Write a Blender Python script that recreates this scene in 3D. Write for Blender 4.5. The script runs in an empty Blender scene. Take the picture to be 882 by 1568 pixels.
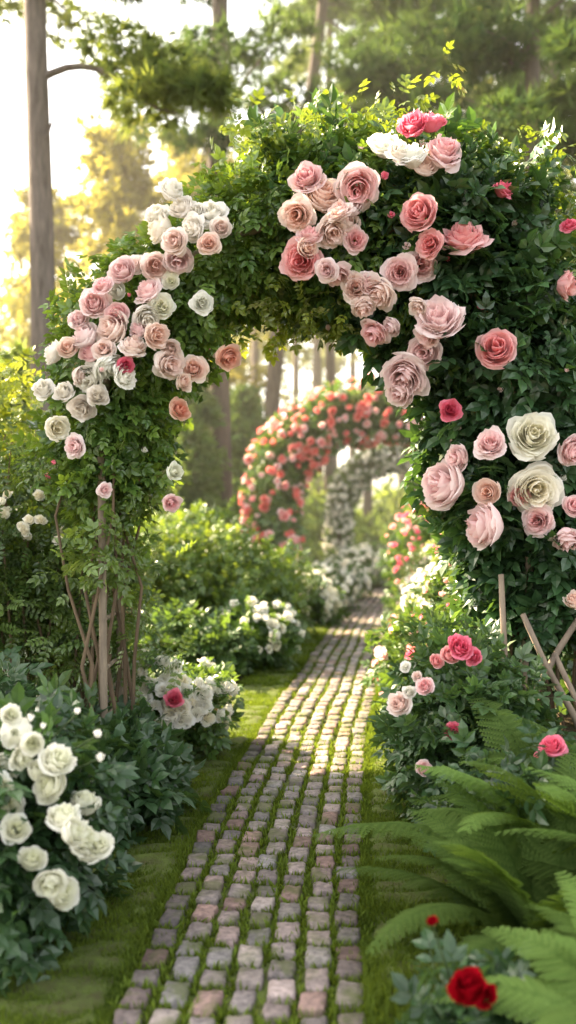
import bpy, math, numpy as np
from mathutils import Vector
RNG=np.random.default_rng
scene=bpy.context.scene
AZ=math.radians(-62); EL=math.radians(38)
SUN=np.array([math.sin(AZ)*math.cos(EL),math.cos(AZ)*math.cos(EL),math.sin(EL)])
# ---------------------------------------------------------------- helpers
def nrm(a):
    return a/np.maximum(np.linalg.norm(a,axis=-1,keepdims=True),1e-9)
class T:  # template mesh: verts, faces, blend value per vertex
    def __init__(s,v,f,t):
        s.v=np.array(v,float); s.loops=np.array([i for q in f for i in q],int)
        s.cnt=np.array([len(q) for q in f],int); s.t=np.array(t,float)
class MB:
    def __init__(s): s.v=[];s.l=[];s.c=[];s.col=[];s.n=0
    def inst(s,t,pos,R,sc,c0,c1):
        pos=np.atleast_2d(pos); n=len(pos)
        if n==0: return
        sc=np.asarray(sc,float)
        if sc.ndim==0: sc=np.full((n,1),float(sc))
        if sc.ndim==1: sc=sc[:,None]
        if sc.shape[1]==1: sc=np.repeat(sc,3,1)
        c0=np.broadcast_to(np.atleast_2d(c0),(n,3)); c1=np.broadcast_to(np.atleast_2d(c1),(n,3))
        loc=t.v[None]*sc[:,None,:]
        w=np.einsum('nij,nkj->nki',R,loc)+pos[:,None,:]
        nv=len(t.v)
        s.v.append(w.reshape(-1,3))
        s.l.append((t.loops[None]+(s.n+nv*np.arange(n))[:,None]).ravel())
        s.c.append(np.tile(t.cnt,n))
        tt=t.t[None,:,None]
        s.col.append((c0[:,None]*(1-tt)+c1[:,None]*tt).reshape(-1,3))
        s.n+=nv*n
    def raw(s,v,f,c):
        v=np.array(v,float)
        s.v.append(v); s.l.append(np.array([i for q in f for i in q],int)+s.n)
        s.c.append(np.array([len(q) for q in f],int))
        s.col.append(np.broadcast_to(np.array(c,float),(len(v),3))); s.n+=len(v)
    def tube(s,pts,rad,c=(.2,.15,.1),sides=8):
        pts=np.array(pts,float); n=len(pts); rad=np.broadcast_to(rad,(n,))
        d=nrm(np.gradient(pts,axis=0)); ref=np.array([0.13,0.97,0.2]) if abs(d[0,2])>.6 else np.array([0,0,1.])
        x=nrm(np.cross(d,ref)); y=np.cross(d,x)
        a=np.arange(sides)/sides*2*math.pi
        v=pts[:,None]+rad[:,None,None]*(np.cos(a)[None,:,None]*x[:,None]+np.sin(a)[None,:,None]*y[:,None])
        f=[(i*sides+j,i*sides+(j+1)%sides,(i+1)*sides+(j+1)%sides,(i+1)*sides+j) for i in range(n-1) for j in range(sides)]
        f.append(tuple(range((n-1)*sides,n*sides)))
        s.raw(v.reshape(-1,3),f,c)
    def build(s,name,mat,parent=None,smooth=False):
        if not s.v: return None
        v=np.concatenate(s.v);l=np.concatenate(s.l);c=np.concatenate(s.c);col=np.concatenate(s.col)
        me=bpy.data.meshes.new(name)
        me.vertices.add(len(v)); me.vertices.foreach_set('co',v.astype(np.float32).ravel())
        me.loops.add(len(l)); me.loops.foreach_set('vertex_index',l.astype(np.int32))
        me.polygons.add(len(c)); st=np.concatenate([[0],np.cumsum(c)[:-1]])
        me.polygons.foreach_set('loop_start',st.astype(np.int32))
        me.update(calc_edges=True)
        a=me.attributes.new('Col','FLOAT_COLOR','POINT')
        a.data.foreach_set('color',np.concatenate([col,np.ones((len(col),1))],1).astype(np.float32).ravel())
        me.polygons.foreach_set('use_smooth',np.full(len(c),smooth))
        me.materials.append(mat)
        ob=bpy.data.objects.new(name,me); scene.collection.objects.link(ob)
        if parent: ob.parent=parent
        return ob
def empty(name):
    e=bpy.data.objects.new(name,None); scene.collection.objects.link(e); e.empty_display_size=.2; return e
def rots(yax,nor):
    y=nrm(yax); x=nrm(np.cross(y,nor)); z=np.cross(x,y)
    return np.stack([x,y,z],axis=-1)
def zrots(zax,rng):
    z=nrm(zax); r=rng.normal(size=z.shape); x=nrm(np.cross(r,z)); y=np.cross(z,x)
    return np.stack([x,y,z],axis=-1)
# ---------------------------------------------------------------- materials
def newmat(name):
    m=bpy.data.materials.new(name); m.use_nodes=True; nt=m.node_tree; nt.nodes.clear()
    return m,nt,nt.nodes,nt.links
def leafmat(name,trans=.35,gloss=.08,rough=.4,tint=(1.5,1.35,.6)):
    m,nt,N,L=newmat(name)
    o=N.new('ShaderNodeOutputMaterial'); a=N.new('ShaderNodeAttribute'); a.attribute_name='Col'
    p=N.new('ShaderNodeBsdfDiffuse'); L.new(a.outputs['Color'],p.inputs['Color'])
    t=N.new('ShaderNodeBsdfTranslucent'); v2=N.new('ShaderNodeVectorMath'); v2.operation='MULTIPLY'; v2.inputs[1].default_value=tint
    L.new(a.outputs['Color'],v2.inputs[0]); L.new(v2.outputs[0],t.inputs['Color'])
    mx=N.new('ShaderNodeMixShader'); mx.inputs[0].default_value=trans
    L.new(p.outputs[0],mx.inputs[1]); L.new(t.outputs[0],mx.inputs[2]); last=mx
    if gloss>0:
        gl=N.new('ShaderNodeBsdfGlossy'); gl.inputs['Roughness'].default_value=rough; gl.inputs['Color'].default_value=(.9,.95,.9,1)
        fr=N.new('ShaderNodeLayerWeight'); fr.inputs['Blend'].default_value=.25
        mu=N.new('ShaderNodeMath'); mu.operation='MULTIPLY_ADD'; mu.inputs[1].default_value=gloss*3; mu.inputs[2].default_value=gloss*.5
        L.new(fr.outputs['Fresnel'],mu.inputs[0])
        m2=N.new('ShaderNodeMixShader'); L.new(mu.outputs[0],m2.inputs[0]); L.new(mx.outputs[0],m2.inputs[1]); L.new(gl.outputs[0],m2.inputs[2]); last=m2
    L.new(last.outputs[0],o.inputs[0])
    return m
LEAF=leafmat('leaf_material',.4,.08,.36,(2.2,1.8,.6))
NEEDLE=leafmat('needle_material',.42,0,.6,(2.0,1.75,.7))
PETAL=leafmat('petal_material',.44,0,.65,(1.05,1.03,1.01))
GRASSM=leafmat('grass_blade_material',.4,0,.6,(1.6,1.5,.6))
def surfmat(name,stops,scale,bump,rough=.85,attr=False,detail=8,stretch=(1,1,1),bscale=None,extra=None):
    m,nt,N,L=newmat(name)
    o=N.new('ShaderNodeOutputMaterial'); p=N.new('ShaderNodeBsdfPrincipled'); p.inputs['Roughness'].default_value=rough
    p.inputs['Specular IOR Level'].default_value=.3
    tc=N.new('ShaderNodeTexCoord'); mp=N.new('ShaderNodeMapping'); mp.inputs['Scale'].default_value=stretch
    L.new(tc.outputs['Object'],mp.inputs[0])
    no=N.new('ShaderNodeTexNoise'); no.inputs['Scale'].default_value=scale; no.inputs['Detail'].default_value=detail
    no.inputs['Roughness'].default_value=.65
    L.new(mp.outputs[0],no.inputs['Vector'])
    cr=N.new('ShaderNodeValToRGB'); e=cr.color_ramp.elements
    while len(e)<len(stops): e.new(.5)
    for i,(ps,c) in enumerate(stops): e[i].position=ps; e[i].color=(*c,1)
    L.new(no.outputs['Fac'],cr.inputs[0]); src=cr.outputs[0]
    if attr:
        a=N.new('ShaderNodeAttribute'); a.attribute_name='Col'
        mm=N.new('ShaderNodeVectorMath'); mm.operation='MULTIPLY'; L.new(a.outputs['Color'],mm.inputs[0]); L.new(cr.outputs[0],mm.inputs[1])
        src=mm.outputs[0]
    if extra:   # patches of a second colour (moss / dirt film)
        n3=N.new('ShaderNodeTexNoise'); n3.inputs['Scale'].default_value=extra[1]; n3.inputs['Detail'].default_value=7; L.new(mp.outputs[0],n3.inputs['Vector'])
        r3=N.new('ShaderNodeMapRange'); r3.inputs['From Min'].default_value=extra[2]; r3.inputs['From Max'].default_value=extra[2]+.12; r3.inputs['To Max'].default_value=extra[3]; L.new(n3.outputs['Fac'],r3.inputs['Value'])
        mxc=N.new('ShaderNodeMix'); mxc.data_type='RGBA'; L.new(r3.outputs[0],mxc.inputs['Factor']); L.new(src,mxc.inputs['A']); mxc.inputs['B'].default_value=(*extra[0],1); src=mxc.outputs['Result']
    L.new(src,p.inputs['Base Color'])
    n2=N.new('ShaderNodeTexNoise'); n2.inputs['Scale'].default_value=bscale or scale*3; n2.inputs['Detail'].default_value=6
    L.new(mp.outputs[0],n2.inputs['Vector'])
    b=N.new('ShaderNodeBump'); b.inputs['Strength'].default_value=.8; b.inputs['Distance'].default_value=bump
    L.new(n2.outputs['Fac'],b.inputs['Height']); L.new(b.outputs[0],p.inputs['Normal']); L.new(p.outputs[0],o.inputs[0])
    return m
BARK=surfmat('bark_material',[(.3,(.5,.48,.45)),(.55,(1,1,1)),(.75,(1.5,1.45,1.35))],5,.03,.9,True,stretch=(3,3,.5),bscale=9)
TWIG=surfmat('stem_material',[(.3,(.6,.6,.6)),(.7,(1.3,1.3,1.2))],20,.004,.8,True,stretch=(1,1,.2))
BRICK=surfmat('brick_material',[(.28,(.40,.40,.40)),(.5,(.90,.90,.90)),(.72,(1.4,1.37,1.34))],38,.007,.85,True,bscale=70,extra=((.09,.11,.03),6,.51,.7))
SOIL=surfmat('soil_material',[(.3,(.03,.022,.014)),(.5,(.07,.05,.03)),(.7,(.07,.08,.03))],9,.03,.95,bscale=25)
MOSS=surfmat('moss_material',[(.3,(.06,.055,.022)),(.5,(.08,.105,.025)),(.7,(.11,.155,.03))],14,.01,.95,bscale=80)
# ---------------------------------------------------------------- templates
def leaf_t():
    v=[(0,0,0),(-.26,.28,.05),(-.27,.6,.04),(0,1,-.1),(.26,.28,.05),(.27,.6,.04),(0,.5,-.02)]
    f=[(0,6,2,1),(6,3,2),(0,4,5,6),(6,5,3)]
    return v,f,[0,.5,.6,1,.5,.6,.3]
lv,lf,lt=leaf_t(); LEAF1=T(lv,lf,lt)
def spray(parts):
    V=[];F=[];t=[]
    for (bx,by,ang,sc,dz) in parts:
        b=len(V);ca,sa=math.cos(ang),math.sin(ang)
        for (x,y,z) in lv: V.append((bx+(x*ca-y*sa)*sc,by+(x*sa+y*ca)*sc,z*sc+dz-y*y*.1*sc))
        F+= [tuple(i+b for i in q) for q in lf]; t+=lt
    b=len(V); V+=[(-.008,0,0),(.008,0,0),(.008,.6,0),(-.008,.6,0)]; F.append((b,b+1,b+2,b+3)); t+=[0,0,0,0]
    return T(V,F,t)
SPRAY5=spray([(0,.6,0,.45,0),(0,.5,.95,.4,.02),(0,.5,-.95,.4,.02),(0,.22,1.1,.34,.02),(0,.22,-1.1,.34,.02)])
SPRAY9=spray([(0,.85,0,.25,0)]+[(0,.15+.2*i,s*1.05,.24,.01) for i in range(4) for s in (-1,1)])
def tuft_t(n,w,seed):
    r=RNG(seed);V=[];F=[];t=[]
    for i in range(n):
        d=nrm(r.normal(size=3)+np.array([0,.9,.3])); s=nrm(np.cross(d,r.normal(size=3)))*w; b=len(V)
        V+=[tuple(-s),tuple(s),tuple(d*r.uniform(.7,1.1))]; F.append((b,b+1,b+2)); t+=[0,0,1]
    return T(V,F,t)
TUFT=tuft_t(14,.06,1); TUFTW=tuft_t(9,.13,2)
BLADE=T([(-.06,0,0),(.06,0,0),(.05,.05,.5),(-.05,.05,.5),(0,.25,1)],[(0,1,2,3),(3,2,4)],[0,0,.5,.5,1])
def rose_t(seed,layers=8,nu=5,nv=5,openness=1.,counts=None,ruffle=1.):
    r=RNG(seed);V=[];F=[];tt=[]
    for i in range(layers):
        t=i/(layers-1); n=(counts or [3,3,4,5,6,6,7,7,8,8])[min(i,9)]
        R=.09+.86*t**1.0; hi=(.92-.34*t**1.7) ; w=1.25*(1-t)+.74*t
        lip=(.05+.22*t)*(.4+.6*openness); drop=(.02+.26*t**2.2)*openness; z0=-.16*t
        off=r.uniform(0,6.28); cen=r.normal(size=2)*.09*(1-t)
        for k in range(n):
            th=off+k*6.283/n+r.normal()*.26; Rk=R*r.uniform(.84,1.07); hk=hi*r.uniform(.84,1.08); ph=r.uniform(0,6.28); lk=lip*r.uniform(.3,1.6); dk=drop*r.uniform(.2,1.9); b=len(V)
            tilt=r.normal()*.11
            for a in range(nv+1):
                v0=(a/nv)**.75
                for c in range(nu+1):
                    u=-1+2*c/nu; v=v0*(1-.15*abs(u)**2.6-.03*(1-abs(u))*(i%2))
                    rr=Rk*((1-lk)*(.35+.65*min(1,v*1.3)**.55)+lk*v**4)
                    rr*=1-.12*(1-t)*v**3*(1-openness*.4)
                    rr+=ruffle*.04*math.sin(3.3*u+ph)*v*(.3+t); rr*=1+.05*u*u*(1-t)-.04*u*u*t
                    z=z0*(1-v)+v*hk-dk*v**5+ruffle*.05*math.sin(4.6*u+ph)*v*v+ tilt*u*v
                    A=th+u*w*(.6+.4*v)
                    V.append((rr*math.cos(A)+cen[0],rr*math.sin(A)+cen[1],z-.38)); tt.append(min(1,t*.7+.3*v**2))
            for a in range(nv):
                for c in range(nu):
                    q=b+a*(nu+1)+c; F.append((q,q+1,q+nu+2,q+nu+1))
    return T(V,F,tt)
ROSES=[rose_t(10+i,layers=[10,8,10,9,9,10,10][i],openness=[1,.3,1.1,.75,.5,.85,.6][i],ruffle=[1,.8,1.6,1.3,1,2.,1.8][i]) for i in range(7)]
ROSEM=[rose_t(30+i,layers=5,nu=3,nv=3,openness=[1,.5,.8][i],counts=[3,4,5,6,6]) for i in range(3)]
ROSEL=[rose_t(40+i,layers=4,nu=2,nv=2,counts=[3,4,5,5]) for i in range(2)]
BUD=rose_t(50,layers=3,nu=3,nv=3,openness=.0,counts=[3,3,4])
BUD.v[:,:2]*=.55
def frond_t(seed,a0,a1,npair=28):
    r=RNG(seed);V=[];F=[];t=[]
    S=np.linspace(0,1,60); ang=np.radians(a0+(a1-a0)*S**1.1)
    Y=np.concatenate([[0],np.cumsum(np.cos(ang[:-1]))])/59; Z=np.concatenate([[0],np.cumsum(np.sin(ang[:-1]))])/59
    bend=r.normal()*.12
    def P(s): return np.array([bend*s*s,np.interp(s,S,Y),np.interp(s,S,Z)])
    for i in range(14):
        s0,s1=i/14,(i+1)/14; p,q=P(s0),P(s1); w=.006*(1-s0)+.001; b=len(V)
        V+=[p+[-w,0,0],p+[w,0,0],q+[w,0,0],q+[-w,0,0]]; F.append((b,b+1,b+2,b+3)); t+=[0]*4
    for i in range(npair):
        s=.14+.85*(i/npair)**1.0; p=P(s); d=nrm(P(min(1,s+.02))-P(s-.02)); up=np.cross([1,0,0],d)
        Lp=.25*min(1,(s-.08)*6)*(1-s)**.75+.012
        for sg in (-1,1):
            dirp=nrm(np.array([sg*1.,0,0])+d*(.32+.5*s)-up*.12+r.normal(size=3)*.05); n=10 if Lp>.1 else 6
            lat=nrm(np.cross(dirp,up))
            for k in range(n):
                q=(k+.3)/n; c=p+dirp*Lp*q-up*.05*Lp*q*q*3; l=Lp*.23*(1-q)**.6+.004; hw=Lp/n*.48
                for s2 in (-1,1):
                    o=nrm(lat*s2+dirp*.45); b=len(V)
                    V+=[c-dirp*hw,c+o*l*.6-dirp*hw*.7,c+o*l,c+o*l*.5+dirp*hw,c+dirp*hw]; F.append((b,b+1,b+2,b+3,b+4)); t+=[.2,.5,1,.6,.2]
    return T(V,F,t)
FRONDS=[frond_t(60,72,-15),frond_t(61,60,-35),frond_t(62,80,5),frond_t(63,50,-20)]
# ---------------------------------------------------------------- foliage generators
def sun_gap(P):
    # gap shaped to let sun onto the path: True where foliage is left out
    g=P-SUN*(P[:,2:3]/SUN[2])
    return (((g[:,0]-.10)/1.0)**2+((g[:,1]-7.0)/1.15)**2<1)&(P[:,2]>.55)
def foliage(mb,rng,C,crad,nleaf,tmpl,size,ca,cb,flat=1.,outc=None,tipbright=1.35,up=.5):
    C=np.atleast_2d(C); n=len(C); cr=np.broadcast_to(crad,(n,))
    d=nrm(rng.normal(size=(n,nleaf,3))); rr=rng.random((n,nleaf,1))**.45
    off=d*rr*cr[:,None,None]; off[...,2]*=flat
    pos=(C[:,None]+off).reshape(-1,3); d=d.reshape(-1,3)
    out=d.copy()
    if outc is not None: out=d*.5+np.repeat(nrm(C-outc),nleaf,0)
    nor=nrm(out*.6+np.array([0,0,up])+rng.normal(size=d.shape)*.45)
    ax=nrm(out*.7+rng.normal(size=d.shape)*.6+np.array([0,0,-.15]))
    m=np.clip(np.repeat(rng.random(n),nleaf)*.6+rng.random(n*nleaf)*.4,0,1)[:,None]
    ca=np.array(ca);cb=np.array(cb); c=ca*(1-m)+cb*m; c=c*rng.uniform(.7,1.3,(len(c),1)); s=size*rng.uniform(.65,1.25,len(pos)); R=rots(ax,nor)
    k=~sun_gap(pos+ax*size*.5)
    mb.inst(tmpl,pos[k],R[k],s[k],c[k],c[k]*tipbright)
def ell(rng,n,c,r,shell=.35,zmin=None,lump=.18):
    d=nrm(rng.normal(size=(n,3))); ph=rng.uniform(0,6.28,3)
    k=1+lump*np.sin(3.1*d[:,0]+ph[0])*np.sin(3.7*d[:,2]+ph[1])+lump*np.sin(5*d[:,1]+4*d[:,0]+ph[2])*.7
    p=np.array(c)+d*(rng.random((n,1))**shell)*k[:,None]*np.array(r)
    if zmin is not None: p=p[p[:,2]>zmin]
    return p
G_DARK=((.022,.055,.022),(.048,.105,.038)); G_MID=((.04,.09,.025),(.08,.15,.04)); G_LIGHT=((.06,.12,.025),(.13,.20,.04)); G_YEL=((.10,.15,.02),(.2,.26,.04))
def bloom(mb,rng,pos,face,diam,c0,c1,kind='h',ti=None):
    tp={'h':ROSES,'m':ROSEM,'l':ROSEL}[kind]; t=tp[rng.integers(len(tp)) if ti is None else ti]
    z=nrm(np.array([face])); R=zrots(z,rng)
    d=diam/2*1.08
    mb.inst(t,[pos],R,np.array([[d*rng.uniform(.92,1.05),d*rng.uniform(.92,1.05),d*rng.uniform(.9,1.2)]]),c0,c1)
COL={'w':((.92,.91,.82),(.95,.95,.92)),'cream':((.94,.90,.74),(.95,.94,.87)),'blush':((.94,.74,.68),(.95,.90,.86)),
 'lp':((.94,.70,.70),(.95,.88,.87)),'pink':((.94,.56,.58),(.95,.82,.81)),'peach':((.94,.68,.58),(.95,.87,.80)),
 'coral':((.92,.40,.42),(.95,.68,.67)),'hot':((.80,.12,.24),(.92,.34,.45)),'dusty':((.93,.62,.62),(.95,.84,.83)),
 'red':((.22,.002,.01),(.42,.006,.016)),'or':((.92,.48,.36),(.94,.72,.60)),'far':((.88,.20,.20),(.93,.44,.40))}
def shrub(name,c,r,ncl,crad,nleaf,tmpl,size,g,flowers=None,seed=0,stems=6,shell=.35,flat=.8,stemc=(.06,.045,.025)):
    rng=RNG(seed); e=empty(name)
    P=ell(rng,ncl,c,r,shell,zmin=.03)
    mb=MB(); foliage(mb,rng,P,crad,nleaf,tmpl,size,g[0],g[1],flat,outc=np.array(c)-[0,0,r[2]*.5]); mb.build('foliage',LEAF,e)
    ms=MB()
    for i in range(stems):
        q=P[rng.integers(len(P))]; b=np.array([c[0]+rng.normal()*r[0]*.15,c[1]+rng.normal()*r[1]*.15,-.02]); m=(b+q)/2+[0,0,.1]
        ms.tube([b,(b*.5+m*.5)+rng.normal(size=3)*.02,m,(m+q)/2+rng.normal(size=3)*.02,q],[.012,.011,.009,.006,.003],stemc,6)
    ms.build('stems',TWIG,e)
    if flowers:
        mf=MB(); n,dm,cols,kind=flowers[:4]; zlo=flowers[4] if len(flowers)>4 else .1
        k=0;tries=0
        while k<n and tries<n*20:
            tries+=1
            d=nrm(rng.normal(size=3)+np.array([0,-.5,.35]))
            if d[2]<zlo-.4: continue
            p=np.array(c)+d*(np.array(r)*rng.uniform(.95,1.08)+crad*.6)
            if p[2]<.1 or sun_gap(p[None])[0]: continue
            cc=COL[cols[rng.integers(len(cols))]]
            bloom(mf,rng,p,d+rng.normal(size=3)*.3+np.array([0,-.2,.3]),dm*rng.uniform(.7,1.2),cc[0],cc[1],kind); k+=1
        mf.build('blooms',PETAL,e,True)
    return e
# ---------------------------------------------------------------- path
_py=np.array([-3,0,3.08,4.7,5.85,7.74,11.4,15,21.8,26.7,32,40,50]); _px=np.array([-.45,-.32,-.16,-.05,.04,.25,.71,1.16,2.25,3.15,4.6,8,13])
_yy=np.linspace(-3,50,1060); _xx=np.interp(_yy,_py,_px); _k=np.ones(41)/41
_xx=np.convolve(np.pad(_xx,20,mode='edge'),_k,'valid')
def pcx(y): return np.interp(y,_yy,_xx)
def pframe(y):
    y=np.asarray(y,float); dx=(pcx(y+.1)-pcx(y-.1))/.2; t=nrm(np.stack([dx,np.ones_like(y)],-1)); return t, np.stack([t[...,1],-t[...,0]],-1)
def ppos(y,off):
    t,n=pframe(y); return pcx(y)+n[...,0]*off, np.asarray(y)+n[...,1]*off
HW=.41
def strip(name,y0,y1,ny,offs,zf,mat,ragL=0,ragR=0,seed=0,smooth=True):
    rng=RNG(seed); ys=np.linspace(y0,y1,ny); V=[];F=[]; m=len(offs)
    for i,y in enumerate(ys):
        for j,o in enumerate(offs):
            oo=o+(ragL*rng.normal() if j==0 else 0)+(ragR*rng.normal() if j==m-1 else 0)
            x,yy=ppos(y,oo); V.append((float(x),float(yy),zf(j,m,rng)))
    for i in range(ny-1):
        for j in range(m-1):
            a=i*m+j; F.append((a,a+1,a+m+1,a+m))
    mb=MB(); mb.raw(V,F,(.1,.1,.1)); return mb.build(name,mat,None,smooth)
g=MB(); gs=np.array([-300,-60,-20,20,60,300.]); 
V=[(x,y,0) for y in [-40,-10,0,30,80,400] for x in gs]; F=[(j*6+i,j*6+i+1,(j+1)*6+i+1,(j+1)*6+i) for j in range(5) for i in range(5)]
g.raw(V,F,(.1,.1,.1)); g.build('ground',SOIL)
strip('path_bed',-1,45,300,[-HW-.03,-.2,0,.2,HW+.03],lambda j,m,r:.014,MOSS)
gv=empty('grass_verge')
def prof(j,m,r): return .006 if j in(0,m-1) else .032+.010*r.normal()
a=strip('verge_left',-1,45,700,[-HW-.42,-HW-.38,-HW-.28,-HW-.16,-HW-.06,-HW+.0],prof,MOSS,.03,.005,3); a.parent=gv
a=strip('verge_right',-1,45,700,[HW,HW+.06,HW+.18,HW+.32,HW+.46,HW+.5],prof,MOSS,.005,.03,4); a.parent=gv
# bricks
rng=RNG(5)
def brick_t(seed):
    r=RNG(seed); ts=np.array([-1,-.96,-.82,-.3,.3,.82,.96,1.]); V=[];F=[]; n=8
    jx=r.normal(size=(n,n))*.020; jy=r.normal(size=(n,n))*.020
    for j,b in enumerate(ts):
        for i,a_ in enumerate(ts):
            m_=max(abs(a_),abs(b)); z=(r.normal()*.03 if m_<.5 else r.normal()*.05) if m_<.9 else (-.22+r.normal()*.05 if m_<.98 else -1)
            s=.90 if (abs(a_)>.9 and abs(b)>.9) else 1
            V.append(((a_*.5+jx[j,i])*s,(b*.5+jy[j,i])*s,z))
    for j in range(n-1):
        for i in range(n-1): F.append((j*n+i,j*n+i+1,(j+1)*n+i+1,(j+1)*n+i))
    return T(V,F,[0.5]*(n*n))
BRS=[brick_t(900+i) for i in range(8)]
NC=7; cw=2*HW/NC; L=.162
pos=[];sc=[];R=[];col=[];joints=[]
pal=np.array([(.30,.235,.22),(.28,.24,.23),(.35,.29,.275),(.22,.195,.19),(.31,.215,.19),(.38,.33,.305),(.27,.255,.25),(.25,.23,.215)])
for c in range(NC):
    y=-1+rng.random()*L; off0=-HW+cw*(c+.5)
    edge=c in(0,NC-1)
    while y<44:
        l=L*rng.uniform(.80,1.2)*(1.0); yc=y+l/2
        off=off0+rng.normal()*.006+.008*math.sin(yc*2.1+c*.4)
        x,yy=ppos(yc,off); t,n=pframe(yc); an=rng.normal()*(.08 if edge else .045); ca,sa=math.cos(an),math.sin(an)
        tx=np.array([t[0]*ca-t[1]*sa,t[0]*sa+t[1]*ca,rng.normal()*.018]); up=nrm(np.array([rng.normal()*.045,rng.normal()*.035,1]))
        pos.append((float(x),float(yy),.042+rng.normal()*.004)); R.append((tx,up)); w=cw-.024-abs(rng.normal())*.006
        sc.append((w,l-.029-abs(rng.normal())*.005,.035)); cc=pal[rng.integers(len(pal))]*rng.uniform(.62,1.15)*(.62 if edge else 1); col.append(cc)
        if yc<14:
            for _ in range(80 if yc<7 else 26):
                if rng.random()<.5: joints.append((yc+rng.uniform(-.5,.5)*l,off+cw/2*rng.choice([-1,1])+rng.normal()*.010))
                else: joints.append((y+rng.normal()*.010,off+rng.uniform(-.5,.5)*cw))
        y+=l
tx=np.array([r[0] for r in R]);up=np.array([r[1] for r in R]); pos=np.array(pos);sc=np.array(sc);col=np.array(col); RR=rots(tx,up); wh=rng.integers(0,8,len(pos))
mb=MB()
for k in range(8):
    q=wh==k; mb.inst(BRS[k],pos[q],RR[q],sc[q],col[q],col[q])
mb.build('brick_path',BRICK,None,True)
# moss tufts in joints
joints=np.array(joints); jm=np.sin(joints[:,0]*3.1+joints[:,1]*9)+np.sin(joints[:,0]*7.3-joints[:,1]*5)+rng.normal(size=len(joints))*.6; joints=joints[jm>-1.1]
x,yy=ppos(joints[:,0],joints[:,1]); n=len(x)
mb=MB(); c=np.array([.13,.19,.033])*rng.uniform(.5,1.3,(n,1))
zz=nrm(np.array([[0,0,1.]])+rng.normal(size=(n,3))*.6); Rm=zrots(zz,rng)
mb.inst(BLADE,np.stack([x,yy,np.full(n,.014)],-1),Rm,np.stack([np.full(n,.08),np.full(n,.03),rng.uniform(.022,.056,n)],-1),c*.7,c*1.3)
mb.build('joint_moss',GRASSM)
# grass blades on verges
mb=MB()
def grass(n,y0,y1,lo,hi,h,w):
    y=y0+(y1-y0)*rng.random(n)**1.3; o=rng.uniform(lo,hi,n); o=np.where(rng.random(n)<.2,o+rng.normal(size=n)*.05,o)
    x,yy=ppos(y,o); patch=.5+.5*np.sin(x*7+1.3*np.sin(yy*5))*np.sin(yy*6+x*3)
    m=np.clip(patch*.7+rng.random(n)*.5-.1,0,1)[:,None]
    c=np.array([.065,.105,.020])*(1-m)+np.array([.145,.205,.035])*m
    zz=nrm(np.array([[0,0,1.]])+rng.normal(size=(n,3))*.4); s=h*rng.uniform(.4,1.2,n)*(.6+.7*patch)
    mb.inst(BLADE,np.stack([x,yy,np.full(n,.018)],-1),zrots(zz,rng),np.stack([np.full(n,w),s,s],-1),c*.6,c*1.25)
grass(60000,2.4,9,-HW-.42,-HW+.02,.034,.045); grass(60000,2.4,9,HW-.02,HW+.5,.045,.05)
grass(20000,9,30,-HW-.45,-HW,.05,.13); grass(20000,9,30,HW,HW+.5,.05,.13)
o=mb.build('grass_blades',GRASSM,gv)
# litter
mb=MB(); n=6000; y=2+14*rng.random(n)**1.5; s=rng.choice([-1,1],n); o=s*(HW+.38+np.abs(rng.normal(size=n))*.6); x,yy=ppos(y,o)
c=np.array([[.14,.09,.04]])*rng.uniform(.4,1.4,(n,1))
mb.inst(LEAF1,np.stack([x,yy,rng.uniform(.008,.02,n)],-1),rots(rng.normal(size=(n,3))*[1,1,.15],np.array([[0,0,1.]])+rng.normal(size=(n,3))*.3),rng.uniform(.02,.05,n),c,c)
mb.build('fallen_leaves',GRASSM)
# ---------------------------------------------------------------- main rose arch
def smooth_line(pts,n):
    pts=np.array(pts,float); k=len(pts); tt=np.linspace(0,k-1,n); o=np.stack([np.interp(tt,np.arange(k),pts[:,i]) for i in range(pts.shape[1])],-1)
    w=max(3,n//k|1); o2=np.stack([np.convolve(np.pad(o[:,i],w//2,mode='edge'),np.ones(w)/w,'valid') for i in range(o.shape[1])],-1); return o2
AY=5.5
CL=[(-.99,1.72,.18),(-1.02,1.95,.26),(-1.02,2.2,.30),(-.94,2.48,.32),(-.75,2.76,.31),(-.50,2.98,.31),(-.19,3.15,.37),(.14,3.23,.45),(.47,3.26,.50),(.77,3.17,.53),
 (1.0,2.94,.52),(1.19,2.59,.48),(1.30,2.22,.45),(1.36,1.86,.45),(1.40,1.49,.43),(1.43,1.2,.33),(1.48,1.0,.22)]
cl=smooth_line(CL,160)
e=empty('climbing_rose_arch'); rng=RNG(11)
def archcl(cl,n,ay,dep,rng,shell=.38,jit=0):
    i=rng.integers(0,len(cl),n*3); w=cl[i,2]; keep=rng.random(n*3)<(w/cl[:,2].max())**1.2; i=i[keep][:n]; n=len(i)
    a=rng.uniform(0,6.283,n); d=rng.random(n)**shell; lump=1+.16*np.sin(i*.21+2*a)+.1*np.sin(i*.5+3*a)
    t=np.gradient(cl[:,:2],axis=0); t=nrm(t)[i]; nn=np.stack([t[:,1],-t[:,0]],-1)
    rad=cl[i,2]*d*lump
    x=cl[i,0]+nn[:,0]*np.cos(a)*rad; z=cl[i,1]+nn[:,1]*np.cos(a)*rad; y=ay+np.sin(a)*dep*d*lump
    cen=np.stack([cl[i,0],np.full(n,ay),cl[i,1]],-1)
    return np.stack([x,y,z],-1),cen
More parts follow.
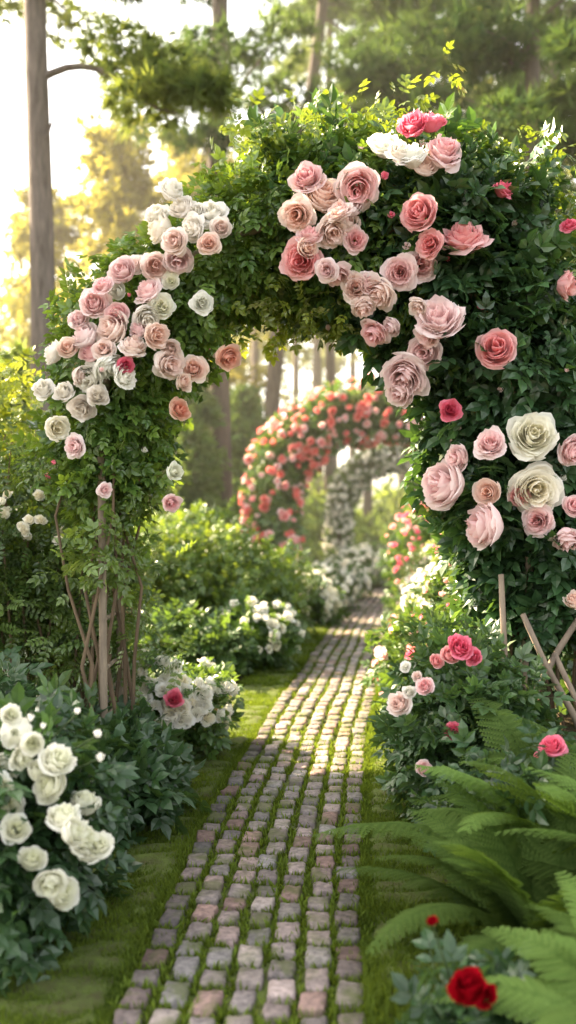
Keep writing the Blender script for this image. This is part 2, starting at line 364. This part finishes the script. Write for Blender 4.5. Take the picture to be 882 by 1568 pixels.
# blooms, set out on the arch elevation (a,b drawing grid; 1 unit = 3.4 mm)
B=[(262,290,46,'w'),(278,318,44,'w'),(245,350,54,'cream'),(240,328,44,'w'),(325,328,56,'w'),(296,350,46,'w'),(268,370,42,'blush'),(320,374,38,'peach'),(338,350,36,'blush'),
(238,408,48,'blush'),(273,398,48,'lp'),(188,415,48,'lp'),(228,447,48,'lp'),(225,487,46,'w'),(248,470,40,'cream'),(145,465,54,'lp'),(172,503,62,'blush'),(130,515,52,'lp'),(205,532,50,'blush'),(240,515,48,'peach'),
(104,533,36,'peach'),(140,580,56,'w'),(165,560,50,'w'),(190,577,46,'w'),(193,560,28,'hot'),(260,557,54,'blush'),(297,565,44,'peach'),(82,540,42,'w'),(125,625,42,'w'),(88,655,44,'cream'),(115,683,42,'lp'),(66,595,38,'w'),
(350,547,42,'or'),(276,627,38,'or'),(161,750,27,'lp'),(263,770,30,'pink'),(268,722,30,'cream'),(158,438,38,'pink'),(140,540,40,'pink'),(122,575,34,'blush'),(98,600,36,'w'),(180,480,38,'pink'),(310,465,36,'w'),
(205,405,36,'blush'),(160,535,40,'blush'),(120,490,36,'lp'),(262,535,34,'blush'),(180,445,32,'w'),(262,430,30,'cream'),(282,585,30,'peach'),(212,505,34,'lp'),(150,605,36,'w'),(300,325,34,'w'),
(470,272,58,'pink'),(498,300,70,'peach'),(547,287,70,'pink'),(455,330,58,'peach'),(520,325,48,'blush'),(508,355,58,'blush'),(545,368,40,'pink'),(460,400,62,'coral'),(475,362,42,'pink'),(470,380,36,'peach'),(530,345,44,'blush'),(540,318,40,'lp'),
(515,420,54,'dusty'),(545,440,52,'blush'),(582,448,60,'blush'),(500,415,38,'lp'),(573,510,48,'pink'),(590,222,60,'w'),(630,240,52,'w'),(650,255,44,'blush'),(679,234,66,'pink'),(632,192,56,'hot'),(660,188,50,'hot'),(612,235,44,'w'),
(642,328,62,'coral'),(710,366,82,'coral'),(658,375,46,'coral'),(612,417,62,'dusty'),(645,405,56,'dusty'),(673,490,84,'lp'),(650,540,58,'lp'),(620,575,80,'lp'),(612,600,54,'lp'),(760,535,68,'coral'),
(770,290,36,'hot'),(872,345,30,'hot'),(868,437,48,'coral'),(750,680,52,'dusty'),(815,668,78,'cream'),(745,753,44,'peach'),(680,742,82,'lp'),(740,805,84,'lp'),(820,750,86,'cream'),(875,690,52,'pink'),(868,825,54,'dusty'),
(823,797,54,'dusty'),(690,628,38,'hot'),(700,700,48,'lp'),(878,775,38,'pink'),(880,920,40,'peach'),(795,760,34,'coral'),(556,470,44,'blush'),(600,500,34,'lp'),(640,470,34,'blush'),(565,435,40,'dusty'),(655,515,44,'lp')]
BP=[]
for (a_,b_,dm,cn) in B:
    x=(a_-441)*.0034; z=1.6+(790-b_)*.0034
    dd=np.hypot(cl[:,0]*.93-x,(cl[:,1]-1.6)*.93+1.6-z); j=dd.argmin(); q=min(1,dd[j]/(cl[j,2]*1.0))
    y=AY-.40-.16*math.sqrt(1-q*q*.8)+rng.normal()*.04; c=cl[j]
    out=np.array([(x-c[0])*1.1,-.6,(z-c[1])*1.1+.08]); k=1+(y/5.1-1)*.9
    BP.append((x*k,y,1.6+(z-1.6)*k,dm*.0034*1.0,nrm(out)+rng.normal(size=3)*.38,cn))
BX=np.array([[b[0],b[1],b[2],b[3]] for b in BP])
def clear_of_blooms(P,pad=.03):
    ok=np.ones(len(P),bool)
    for b in BX: ok&=~((np.hypot(P[:,0]-b[0],P[:,2]-b[2])<b[3]*.40+pad)&(P[:,1]<b[1]+.16))
    return ok
P,C0=archcl(cl,1500,AY,.36,rng); ok=clear_of_blooms(P); P=P[ok];C0=C0[ok]
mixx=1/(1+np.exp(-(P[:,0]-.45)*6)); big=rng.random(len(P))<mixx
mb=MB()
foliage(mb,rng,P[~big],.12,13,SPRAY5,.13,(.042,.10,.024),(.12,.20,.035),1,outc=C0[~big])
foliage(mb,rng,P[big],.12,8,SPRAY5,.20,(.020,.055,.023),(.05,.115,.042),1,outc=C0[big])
S=[]
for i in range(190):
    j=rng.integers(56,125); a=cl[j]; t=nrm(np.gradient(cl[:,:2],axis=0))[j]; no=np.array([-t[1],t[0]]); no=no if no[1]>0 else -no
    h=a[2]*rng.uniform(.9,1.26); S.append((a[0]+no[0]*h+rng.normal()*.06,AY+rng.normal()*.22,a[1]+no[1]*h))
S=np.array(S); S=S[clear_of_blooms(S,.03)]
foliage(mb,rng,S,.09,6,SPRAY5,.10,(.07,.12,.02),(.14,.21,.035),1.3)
P2=np.array([(-1.0+rng.normal()*.13,5.5+rng.normal()*.2,rng.uniform(1.25,1.8)) for _ in range(30)])
foliage(mb,rng,P2,.12,12,SPRAY5,.12,*G_LIGHT)
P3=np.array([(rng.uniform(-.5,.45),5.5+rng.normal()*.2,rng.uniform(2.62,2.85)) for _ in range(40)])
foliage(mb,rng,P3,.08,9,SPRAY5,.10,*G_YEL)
mb.build('foliage',LEAF,e)
mb=MB()
for (x,y,z,dm,f,cn) in BP:
    cc=COL[cn]; hs_=rng.normal()*.02; v=np.array([1,1+hs_,1+hs_])*rng.uniform(.95,1.0)
    bloom(mb,rng,(x,y,z),f,dm,np.clip(np.array(cc[0])*v,0,.95),np.clip(np.array(cc[1])*v,0,.95),'h')
for i in range(110):
    p,c=archcl(cl,4,AY,.45,rng,shell=.05); p=p[0];c=c[0]
    if p[1]>5.45: continue
    cc=COL[['lp','hot','w','pink'][rng.integers(4)]]
    mb.inst(BUD,[p+(p-c)*.14],zrots(nrm(np.array([p-c+[0,0,.1]])),rng),.038*rng.uniform(.6,1.2),cc[0],cc[1])
mb.build('blooms',PETAL,e,True)
# frame and canes
mb=MB(); wood=(.26,.21,.16)
for yo in (-.26,.26):
    fr=smooth_line([(-.98,-.05),(-.99,.9),(-1.0,1.8),(-1.0,2.3),(-.8,2.78),(-.4,3.08),(.1,3.2),(.5,3.18),(.9,2.95),(1.15,2.5),(1.28,1.9),(1.3,1.2),(1.24,.5),(1.22,-.05)],60)
    mb.tube([(p[0],AY+yo,p[1]) for p in fr],.022,wood,8)
for (p,q) in [((1.16,4.95,.0),(1.10,5.05,1.3)),((1.08,4.93,.45),(1.55,5.05,1.15)),((1.55,4.95,.35),(1.2,5.0,1.1)),((1.38,4.95,.1),(1.85,5.05,.95)),((1.8,4.95,.0),(1.36,5.0,.9)),((1.55,5.1,0),(1.53,5.1,1.4))]:
    p=np.array(p);q=np.array(q); mb.tube([p,p*.67+q*.33+[.01,0,.005],p*.33+q*.67-[.008,0,0],q],[.019,.018,.017,.015],(.24,.19,.15),7)
for i in range(9):
    z=.5+i*.27
    for sx,sg in ((-.99,0),(1.3,1)):
        mb.tube([(sx,AY-.28,z),(sx,AY,z+.005),(sx,AY+.28,z)],.012,wood,6)
for i in range(12):
    bx=rng.uniform(-1.12,-.88); by=5.5+rng.normal()*.2; p=[(bx+rng.normal()*.02,by,-.02)]
    for z in (.4,.8,1.2,1.6,2.1): p.append((bx+.05*math.sin(z*3+i)+ (z/2.1)*rng.normal()*.08,by+rng.normal()*.03,z))
    mb.tube(p,np.linspace(.014,.006,6),(.14,.10,.065),6)
for i in range(10):
    bx=rng.uniform(1.3,1.8); p=[(bx,5.45+rng.normal()*.15,-.02)]
    for z in (.3,.6,.9,1.3): p.append((bx-.1*z+rng.normal()*.04,5.4+rng.normal()*.05,z))
    mb.tube(p,np.linspace(.018,.008,5),(.14,.10,.065),6)
mb.build('timber_frame_and_canes',TWIG,e,True)
# ---------------------------------------------------------------- distant arches
def far_arch(name,cx,cy,hw,h,thick,dep,colors,nb,bd,seed,g,ncl,lsize,crad=.2):
    rng=RNG(seed); e=empty(name)
    pts=[(cx-hw,-.1,thick*.75),(cx-hw,h*.3,thick*.9)]
    for a in np.linspace(180,0,11):
        pts.append((cx+hw*math.cos(math.radians(a)),h*.5+(h*.5-thick*.8)*math.sin(math.radians(a)),thick))
    pts+=[(cx+hw,h*.3,thick*.9),(cx+hw,-.1,thick*.75)]
    c=smooth_line(pts,140); P,C0=archcl(c,ncl,cy,dep,rng)
    mb=MB(); foliage(mb,rng,P,crad,10,SPRAY5,lsize,g[0],g[1],1,outc=C0); mb.build('foliage',LEAF,e)
    mb=MB(); P,C0=archcl(c,nb,cy,dep*1.05,rng,shell=.04)
    for p,c_ in zip(P,C0):
        cc=COL[colors[rng.integers(len(colors))]]; o=nrm(p-c_)
        bloom(mb,rng,p+o*crad*1.1,o+np.array([0,-.3,.2])+rng.normal(size=3)*.3,bd*rng.uniform(.55,1.25),cc[0],cc[1],'m' if bd>.15 else 'l')
    mb.build('blooms',PETAL,e,True)
    mb=MB()
    for yo in (-.2,.2): mb.tube([(q[0],cy+yo,q[1]) for q in c[::4]],.03,(.1,.08,.06),6)
    mb.build('frame',TWIG,e)
far_arch('coral_rose_arch',1.55,17.5,1.85,3.8,.36,.4,['far','coral','far','pink'],820,.17,21,((.04,.10,.03),(.10,.17,.045)),850,.22)
far_arch('white_rose_arch',3.25,27,1.85,3.5,.24,.25,['w'],1000,.16,22,((.04,.09,.03),(.09,.15,.045)),600,.24,.15)
# ---------------------------------------------------------------- shrubs and flowers
e=shrub('white_rose_bush',(-1.15,3.75,.38),(.42,.5,.42),190,.09,9,SPRAY5,.17,G_DARK,None,31,10)
rng=RNG(77); mb=MB(); ms=MB()
for (x,z,d) in [(-1.0,.80,.12),(-1.04,.68,.13),(-.94,.76,.09),(-.85,.70,.135),(-.875,.61,.13),(-1.03,.53,.12),(-.745,.545,.12),(-.825,.49,.13),(-.76,.415,.12),(-.70,.385,.12),(-.875,.25,.12),(-.83,.215,.12),(-.70,.80,.06),(-.69,.715,.065),(-.775,.885,.05),(-.9,.83,.045),(-1.3,.8,.12),(-1.25,.6,.11),(-.79,.44,.11),(-.98,.71,.10),(-.92,.66,.09),(-1.06,.60,.10),(-.73,.36,.09),(-.95,.86,.06),(-1.0,.45,.11),(-.94,.34,.10),(-1.02,.87,.08)]:
    y=3.42-(.12 if z<.5 else 0)+rng.normal()*.04; x=x*y/3.6; z=1.6-(1.6-z)*y/3.6
    f=np.array([(x+1.15)*.9,-.7,.55])+rng.normal(size=3)*.4
    if d>.07: bloom(mb,rng,(x,y,z),f,d*1.04,(.86,.88,.68),(.94,.94,.89),'h',[1,3,4,5][rng.integers(4)])
    else: mb.inst(BUD,[(x,y,z)],zrots(nrm(np.array([[.1,-.3,1]])),rng),d/2,COL['w'][0],COL['w'][1])
    ms.tube([(-1.1,3.75,z*.4),((x-1.1)/2,3.65,z*.8),(x,y+.03,z-.01)],[.006,.004,.003],(.05,.08,.03),5)
mb.build('blooms',PETAL,e,True); ms.build('flower_stems',TWIG,e)
shrub('broadleaf_shrub',(-.98,5.1,.20),(.34,.5,.26),150,.10,8,SPRAY5,.19,G_DARK,None,32)
shrub('broadleaf_shrub',(-1.7,5.0,.38),(.5,.7,.40),170,.12,8,SPRAY5,.19,G_DARK,None,33)
e=shrub('white_rose_bush',(-.84,6.6,.36),(.42,.48,.36),210,.09,10,SPRAY5,.14,G_MID,(110,.12,['w','w','cream'],'m'),34)
mb=MB(); bloom(mb,rng,(-.70,6.0,.48),(0,-.8,.4),.13,*COL['hot']); mb.build('pink_bloom',PETAL,e,True)
e=empty('nandina_shrub'); rng=RNG(35); mb=MB(); ms=MB()
for i in range(70):
    bx=rng.uniform(-2.3,-1.05); by=rng.uniform(5.7,6.9); h=rng.uniform(1.2,2.2)*(1 if bx<-1.35 else .75); top=np.array([bx+rng.normal()*.12,by+rng.normal()*.12,h])
    ms.tube([(bx,by,-.02),(bx+rng.normal()*.03,by,h*.4),(bx+rng.normal()*.04,by,h*.75),top],[.012,.010,.007,.003],(.14,.10,.06),5)
    C=np.array([top+[rng.normal()*.14,rng.normal()*.14,-rng.random()*h*.55] for _ in range(9)])
    foliage(mb,rng,C,.13,8,SPRAY9,.17,(.04,.09,.025),(.11,.17,.035),.5)
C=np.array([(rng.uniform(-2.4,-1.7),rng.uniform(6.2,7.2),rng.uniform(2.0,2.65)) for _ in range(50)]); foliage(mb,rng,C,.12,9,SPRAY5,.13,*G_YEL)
mb.build('foliage',LEAF,e); ms.build('stems',TWIG,e)
mb=MB()
for i in range(26): bloom(mb,rng,(rng.uniform(-2.1,-1.3),5.6+rng.normal()*.1,rng.uniform(1.45,1.75)),(rng.normal()*.4,-.7,.6),.08,*COL['cream'],'m')
mb.build('cream_blossom',PETAL,e,True)
FN=((.05,.10,.025),(.13,.20,.045))
shrub('rounded_shrub',(-1.0,11.6,.75),(1.0,1.0,.82),440,.13,11,SPRAY5,.14,FN,None,36)
shrub('rounded_shrub',(-1.9,10.7,.75),(.9,.9,.85),360,.13,11,SPRAY5,.14,FN,None,37)
shrub('rounded_shrub',(-.35,12.6,.55),(.7,.8,.62),260,.13,11,SPRAY5,.14,FN,None,38)
shrub('white_rose_bush',(-.32,10.2,.32),(.4,.5,.38),170,.09,9,SPRAY5,.14,G_MID,(50,.12,['w'],'m'),39)
shrub('broadleaf_shrub',(-.95,9.5,.25),(.5,.4,.36),160,.1,9,SPRAY5,.16,G_MID,None,40)
for i,(x,y,r,h) in enumerate([(.2,14.3,.45,.7),(.55,16.3,.5,.7),(.95,18.6,.55,.7),(1.5,21.5,.6,.8),(-.5,15.5,.7,1.0),(2.1,25,.7,.8)]):
    shrub('white_hydrangea',(x,y,h*.45),(r,r*1.1,h*.55),150,.13,8,SPRAY5,.17,G_MID,(90,.15,['w','w','cream'],'l'),50+i,4)
# right side
e=shrub('pink_rose_bush',(.93,5.0,.45),(.36,.45,.48),230,.09,9,SPRAY5,.15,((.032,.075,.028),(.068,.135,.043)),None,61,10)
mb=MB(); rng=RNG(62)
for (x,z,d,cn) in [(.57,.64,.13,'blush'),(.70,.73,.10,'pink'),(.845,.50,.105,'hot'),(.695,.31,.085,'dusty'),(.88,.93,.14,'hot'),(.83,.89,.10,'coral'),(.60,.83,.06,'w'),(.76,.86,.08,'coral'),(.95,.88,.09,'hot'),(.66,.78,.06,'blush'),(.62,.70,.07,'w')]:
    y=4.55+rng.normal()*.04; bloom(mb,rng,(x*y/5,y,1.6-(1.6-z)*y/5),(rng.normal()*.3,-.75,.5),d,*COL[cn])
mb.build('blooms',PETAL,e,True)
shrub('pink_rose_bush',(1.12,7.6,.4),(.38,.7,.42),200,.1,9,SPRAY5,.15,G_MID,(40,.10,['hot','pink','coral'],'m'),63)
shrub('white_spirea_bush',(1.6,9.2,.55),(.5,.7,.58),240,.11,10,SPRAY5,.12,((.07,.12,.05),(.15,.2,.09)),(340,.07,['w'],'l'),64)
shrub('white_spirea_bush',(1.95,11.8,.6),(.5,.8,.6),240,.12,10,SPRAY5,.14,((.07,.12,.05),(.15,.2,.09)),(280,.08,['w','blush'],'l'),65)
shrub('red_flower_bush',(1.75,13.2,.8),(.4,.5,.9),200,.12,10,SPRAY5,.15,G_MID,(110,.09,['coral','hot'],'l'),66)
shrub('red_flower_bush',(1.25,6.6,.9),(.28,.3,.75),120,.10,9,SPRAY5,.13,G_MID,(100,.05,['coral','hot'],'l'),67)
for i,(x,y,r,h) in enumerate([(2.4,15.5,.55,.9),(2.9,18,.6,.9),(3.6,21.5,.7,1.0),(4.6,25.5,.8,1.1)]):
    shrub('white_hydrangea',(x,y,h*.45),(r,r*1.1,h*.55),150,.13,8,SPRAY5,.17,G_MID,(95,.15,['w','w','blush'],'l'),70+i,4)
shrub('broadleaf_shrub',(2.3,5.6,.7),(.6,.7,.8),200,.13,9,SPRAY5,.19,G_DARK,None,75)
shrub('broadleaf_shrub',(2.4,7.8,.8),(.7,.8,.9),200,.13,9,SPRAY5,.19,G_DARK,None,76)
# ferns
def fern(x,y,n,Lm,seed,c0=(.07,.13,.03),c1=(.19,.29,.08),az=None):
    rng=RNG(seed); mb=MB()
    for i in range(n):
        a=i/n*6.283+rng.normal()*.2; d=np.array([[math.cos(a),math.sin(a),0]]); R=rots(d,np.array([[rng.normal()*.15,rng.normal()*.15,1.]]))
        l=Lm*rng.uniform(.7,1.1); v=rng.uniform(.65,1.35)
        mb.inst(FRONDS[rng.integers(4)],[(x+math.cos(a)*.03,y+math.sin(a)*.03,.02)],R,l,np.array(c0)*v,np.array(c1)*v)
    o=mb.build('fern',GRASSM); return o
fern(.90,3.45,32,.88,81); fern(1.15,3.95,32,1.08,82); fern(1.06,2.6,22,.74,83); fern(1.5,3.3,20,1.08,84); fern(1.6,4.2,18,1.08,85)
e=empty('red_rose_bush'); rng=RNG(86); mb=MB(); mf=MB()
P=ell(rng,60,(1.0,4.1,.3),(.25,.35,.3),zmin=.02); foliage(mb,rng,P,.09,8,SPRAY5,.15,*G_DARK)
P=ell(rng,34,(.56,2.85,.12),(.16,.14,.12),zmin=.02); foliage(mb,rng,P,.06,7,SPRAY5,.13,*G_DARK); mb.build('foliage',LEAF,e)
for (x,y,z,d,ti) in [(.49,2.66,.32,.12,4),(.535,2.68,.29,.08,3),(.41,2.78,.45,.035,1),(.93,4.0,.42,.13,0),(.90,4.0,.36,.09,3),(1.08,4.0,.66,.12,0),(1.05,4.05,.60,.07,1)]:
    bloom(mf,rng,(x,y,z),(-.35,-.6,1.0),d,*COL['red' if y<3 else 'hot'],'h',ti)
mf.build('blooms',PETAL,e,True)
ms=MB()
for (x,y,z) in [(.49,2.68,.30),(.41,2.79,.44),(.93,4.02,.41),(1.08,4.02,.64)]: ms.tube([(x+.1,y+.15,0),(x+.06,y+.08,z*.6),(x,y+.01,z)],[.005,.004,.003],(.05,.08,.03),5)
ms.build('stems',TWIG,e)
# ---------------------------------------------------------------- trees
def tree(name,x,y,h,r,z0,cr,npad,pr,nt,cols,seed,lean=(0,0),bark=(.16,.13,.11),tsize=.3,tm=None,limbs=(),flat=.4,extra=(),tap=.6):
    rng=RNG(seed); e=empty(name); mb=MB(); ml=MB(); zs=np.linspace(-.1,h,14); ph=rng.uniform(0,6.28)
    tr=np.stack([x+lean[0]*(zs.clip(0)/h)**1.6+.06*np.sin(zs*.5+ph),y+lean[1]*(zs.clip(0)/h)**1.6+.05*np.sin(zs*.4),zs],-1)
    rad=r*(1-(zs.clip(0)/h)*tap); rad[0]*=1.35
    mb.tube(tr,rad,bark,12)
    def at(z): return np.array([np.interp(z,zs,tr[:,0]),np.interp(z,zs,tr[:,1]),z])
    C=[]
    for i in range(npad):
        f=rng.random()**.9; z=z0+(h-z0)*f; a=rng.uniform(0,6.283); R=cr*(1-.65*f)*rng.uniform(.25,1.); b=at(z-R*.18)
        q=b+np.array([math.cos(a)*R,math.sin(a)*R,R*rng.uniform(.05,.4)]); C.append(q)
        m=(b+q)/2+[0,0,R*.08]; mb.tube([b,(b+m)/2,m,(m+q)/2+rng.normal(size=3)*.05,q],np.linspace(r*.22*(1-.5*f),.012,5),bark,5)
    for lp,lr in limbs: mb.tube(smooth_line(lp,12),np.linspace(lr,lr*.3,12),bark,8)
    for q in extra: C.append(np.array(q))
    C=np.array(C)
    foliage(ml,rng,C,pr*rng.uniform(.6,1.25,len(C)),nt,tm or TUFT,tsize,cols[0],cols[1],flat,up=.8)
    mb.build('trunk_and_limbs',BARK,e,True); ml.build('foliage',NEEDLE,e)
PINE=((.03,.065,.03),(.07,.115,.045)); SUN_TINT=((.15,.17,.06),(.30,.29,.11)); OLV=((.055,.10,.035),(.13,.17,.06))  # the yellow set has golden sunlight mixed into its colour
tree('pine_tree',-3.57,14,15,.20,9.0,2.8,30,.6,55,OLV,101,bark=(.16,.135,.12),limbs=[([(-3.57,14,7.85),(-3.0,13.9,8.05),(-2.4,13.8,7.8),(-1.9,13.7,7.3),(-1.5,13.6,7.2)],.06),([(-3.57,14,6.8),(-3.4,13.9,7.05),(-3.28,13.85,7.35)],.035),([(-3.57,14,9),(-2.5,13.8,9.6),(-1.5,13.5,9.8)],.06)],
 extra=[(-2.4,13.8,8.2),(-2.0,13.8,7.9),(-1.7,13.6,7.7),(-1.4,13.7,7.6),(-1.9,13.5,7.3),(-2.3,14,9.3),(-1.2,13.5,9.6),(-2.9,13.6,9.4),(-1.0,13.6,7.5)],tap=.35)
tree('pine_tree',-1.42,20,19,.26,9.4,3.0,38,.8,55,PINE,102,bark=(.10,.08,.065),extra=[(-.6,19,9.6),(0,19.5,9.9),(-2.4,19,9.3),(-1.6,19,8.9),(.3,19,9.0),(-.4,19,8.6),(.6,19.5,8.8)])
tree('pine_tree',-.55,24,20,.22,13.5,2.4,14,.8,55,PINE,103,lean=(2.4,0),bark=(.10,.08,.065))
tree('pine_tree',1.24,30,19,.18,14,2.6,16,.9,55,OLV,104,bark=(.11,.09,.07))
tree('pine_tree',2.9,21,16,.22,6.8,3.2,64,.8,60,PINE,105,bark=(.11,.09,.07))
tree('pine_tree',4.3,17,15,.2,6.0,2.8,60,.7,60,PINE,106,bark=(.11,.09,.07))
tree('pine_tree',6.6,24,18,.24,6.0,3.4,60,.9,60,PINE,107,bark=(.11,.09,.07))
for i,(x,y,h,z0,cr) in enumerate([(-4.3,25,11.3,3.2,2.3),(-6.6,27,10.4,3.0,2.4),(-2.4,28,12.0,4.0,2.4),(-3.6,33,13,4,2.4)]):
    tree('sun_tinted_larch',x,y,h,.16,z0,cr,95,.7,30,SUN_TINT,109+i,tm=TUFTW,tsize=.28,flat=.6)  # larches tinted as if lit gold by the sun
tree('broadleaf_tree',-5.6,15,7.2,.12,3.2,1.2,26,.5,50,G_LIGHT,132,tm=TUFTW,tsize=.22)
def conifer(name,x,y,h,rb,seed,cols):
    rng=RNG(seed); e=empty(name); mb=MB(); mb.tube([(x,y,-.1),(x,y,h*.5),(x,y,h*.97)],[.1,.06,.01],(.1,.07,.05),7); mb.build('trunk',BARK,e)
    n=int(h*50); f=rng.random(n)**1.3; a=rng.uniform(0,6.28,n); R=rb*(1-f)**.8*rng.random(n)**.35*(1+.15*np.sin(f*30))
    C=np.stack([x+np.cos(a)*R,y+np.sin(a)*R,.1+f*h*.98],-1); ml=MB(); foliage(ml,rng,C,.26,12,TUFTW,.26,cols[0],cols[1],1,up=.4); ml.build('foliage',NEEDLE,e)
CF=((.07,.13,.055),(.14,.21,.08))  # cypress greens lifted pale to paint in background haze
for i,(x,y,h,r) in enumerate([(-2.0,19.5,5.2,1.0),(-3.2,18,4.6,1.1),(-1.0,22,4.4,1.0),(-4.6,16.5,4.2,1.1),(4.8,30,5.5,1.5)]): conifer('cypress_tree',x,y,h,r,120+i,CF)
# distant woodland: slender trunks with high crowns and an understorey
rng=RNG(200); e=empty('distant_woodland'); mb=MB(); ml=MB()
C=[];
for i in range(60):
    y=rng.uniform(34,70); x=rng.uniform(-.40,.42)*y+1; h=rng.uniform(14,21)
    if x/y<-.10 and x/y>-.36: h*=.5
    mb.tube([(x,y,-.1),(x+rng.normal()*.2,y,h*.5),(x+rng.normal()*.3,y,h)],[.19,.15,.04],(.12,.095,.075),6)
    for k in range(14):
        f=rng.random(); C.append((x+rng.normal()*1.5*(1-.5*f),y+rng.normal()*1.3,h*(.6+.43*f)))
C=np.array(C); foliage(ml,rng,C,.95,16,TUFTW,.6,(.11,.15,.06),(.23,.26,.11),.6)  # crown greens kept pale, distance haze put into the colour
C=[]
for i in range(560):
    y=rng.uniform(28,60); s=rng.uniform(-.42,.45); x=s*y
    if abs(x-pcx(min(y,49)))<2.2 and y<42: continue
    C.append((x,y,rng.random()**.7*rng.uniform(1,2.8)*(y/36)))
C=np.array(C); foliage(ml,rng,C,.9,24,TUFTW,.5,(.08,.14,.05),(.18,.25,.09),.8)  # understorey greens paler as well, for painted haze
mb.build('trunks',BARK,e,True); ml.build('foliage',NEEDLE,e)
rng=RNG(201); e=empty('background_shrubbery'); ml=MB(); C=[]
for i in range(400):
    y=rng.uniform(9,24); sd=rng.choice([-1,1]); o=rng.uniform(2.0,6.5)*sd; x=pcx(y)+o
    if sd<0 and y<12 and o>-3.2: continue
    C.append((x,y,rng.random()**.8*min(1.8,.3+abs(o)*.34)))
foliage(ml,rng,np.array(C),.42,26,SPRAY5,.24,(.06,.115,.04),(.14,.21,.06),.9); ml.build('foliage',LEAF,e)  # background greens lifted paler, some haze in the colour
# tree added unseen on the left to shade the near path
tree('added_shade_tree',-6.8,7.0,9.0,.18,3.0,2.5,85,.85,60,G_MID,300,tm=TUFTW,tsize=.4,flat=.6)
# thin morning mist hanging in the woodland beyond the first arch
m,nt,N,L=newmat('mist_material'); o=N.new('ShaderNodeOutputMaterial'); vs=N.new('ShaderNodeVolumeScatter'); vs.inputs['Color'].default_value=(1,.95,.84,1); vs.inputs['Density'].default_value=.0036; vs.inputs['Anisotropy'].default_value=.3
L.new(vs.outputs[0],o.inputs['Volume'])
mm=MB(); x0,x1,y0,y1,z0,z1=-14,30,12,75,-1,14
mm.raw([(x0,y0,z0),(x1,y0,z0),(x1,y1,z0),(x0,y1,z0),(x0,y0,z1),(x1,y0,z1),(x1,y1,z1),(x0,y1,z1)],[(0,3,2,1),(4,5,6,7),(0,1,5,4),(1,2,6,5),(2,3,7,6),(3,0,4,7)],(1,1,1)); mm.build('woodland_mist',m)
# ---------------------------------------------------------------- light, sky, camera
sd=bpy.data.lights.new('sun','SUN'); sd.energy=30; sd.angle=math.radians(.6); sd.color=(1,.78,.50)
so=bpy.data.objects.new('sun',sd); scene.collection.objects.link(so); so.rotation_euler=Vector(SUN).to_track_quat('Z','Y').to_euler(); so.location=(-20,15,20)
w=bpy.data.worlds.new('World'); scene.world=w; w.use_nodes=True; N=w.node_tree.nodes; L=w.node_tree.links; N.clear()
o=N.new('ShaderNodeOutputWorld'); b=N.new('ShaderNodeBackground'); s=N.new('ShaderNodeTexSky'); s.sky_type='NISHITA'; s.sun_disc=False
s.sun_elevation=EL; s.sun_rotation=AZ; s.air_density=1.0; s.dust_density=3.0; s.ozone_density=1.0
hs=N.new('ShaderNodeHueSaturation'); hs.inputs['Saturation'].default_value=.42
vm=N.new('ShaderNodeVectorMath'); vm.operation='MULTIPLY'; vm.inputs[1].default_value=(1.09,1.0,.89)
L.new(s.outputs[0],hs.inputs['Color']); L.new(hs.outputs[0],vm.inputs[0]); L.new(vm.outputs[0],b.inputs[0])
b.inputs[1].default_value=.80; L.new(b.outputs[0],o.inputs[0])
cd=bpy.data.cameras.new('camera'); co=bpy.data.objects.new('camera',cd); scene.collection.objects.link(co); scene.camera=co
co.location=(0,0,1.6); co.rotation_euler=(math.radians(90),0,0); cd.sensor_fit='VERTICAL'; cd.sensor_height=36; cd.lens=34.4; cd.shift_y=.004
cd.clip_end=1000; cd.clip_start=.05; cd.dof.use_dof=True; cd.dof.focus_distance=5.0; cd.dof.aperture_fstop=1.15
scene.view_settings.view_transform='Standard'; scene.view_settings.look='None'; scene.view_settings.exposure=0
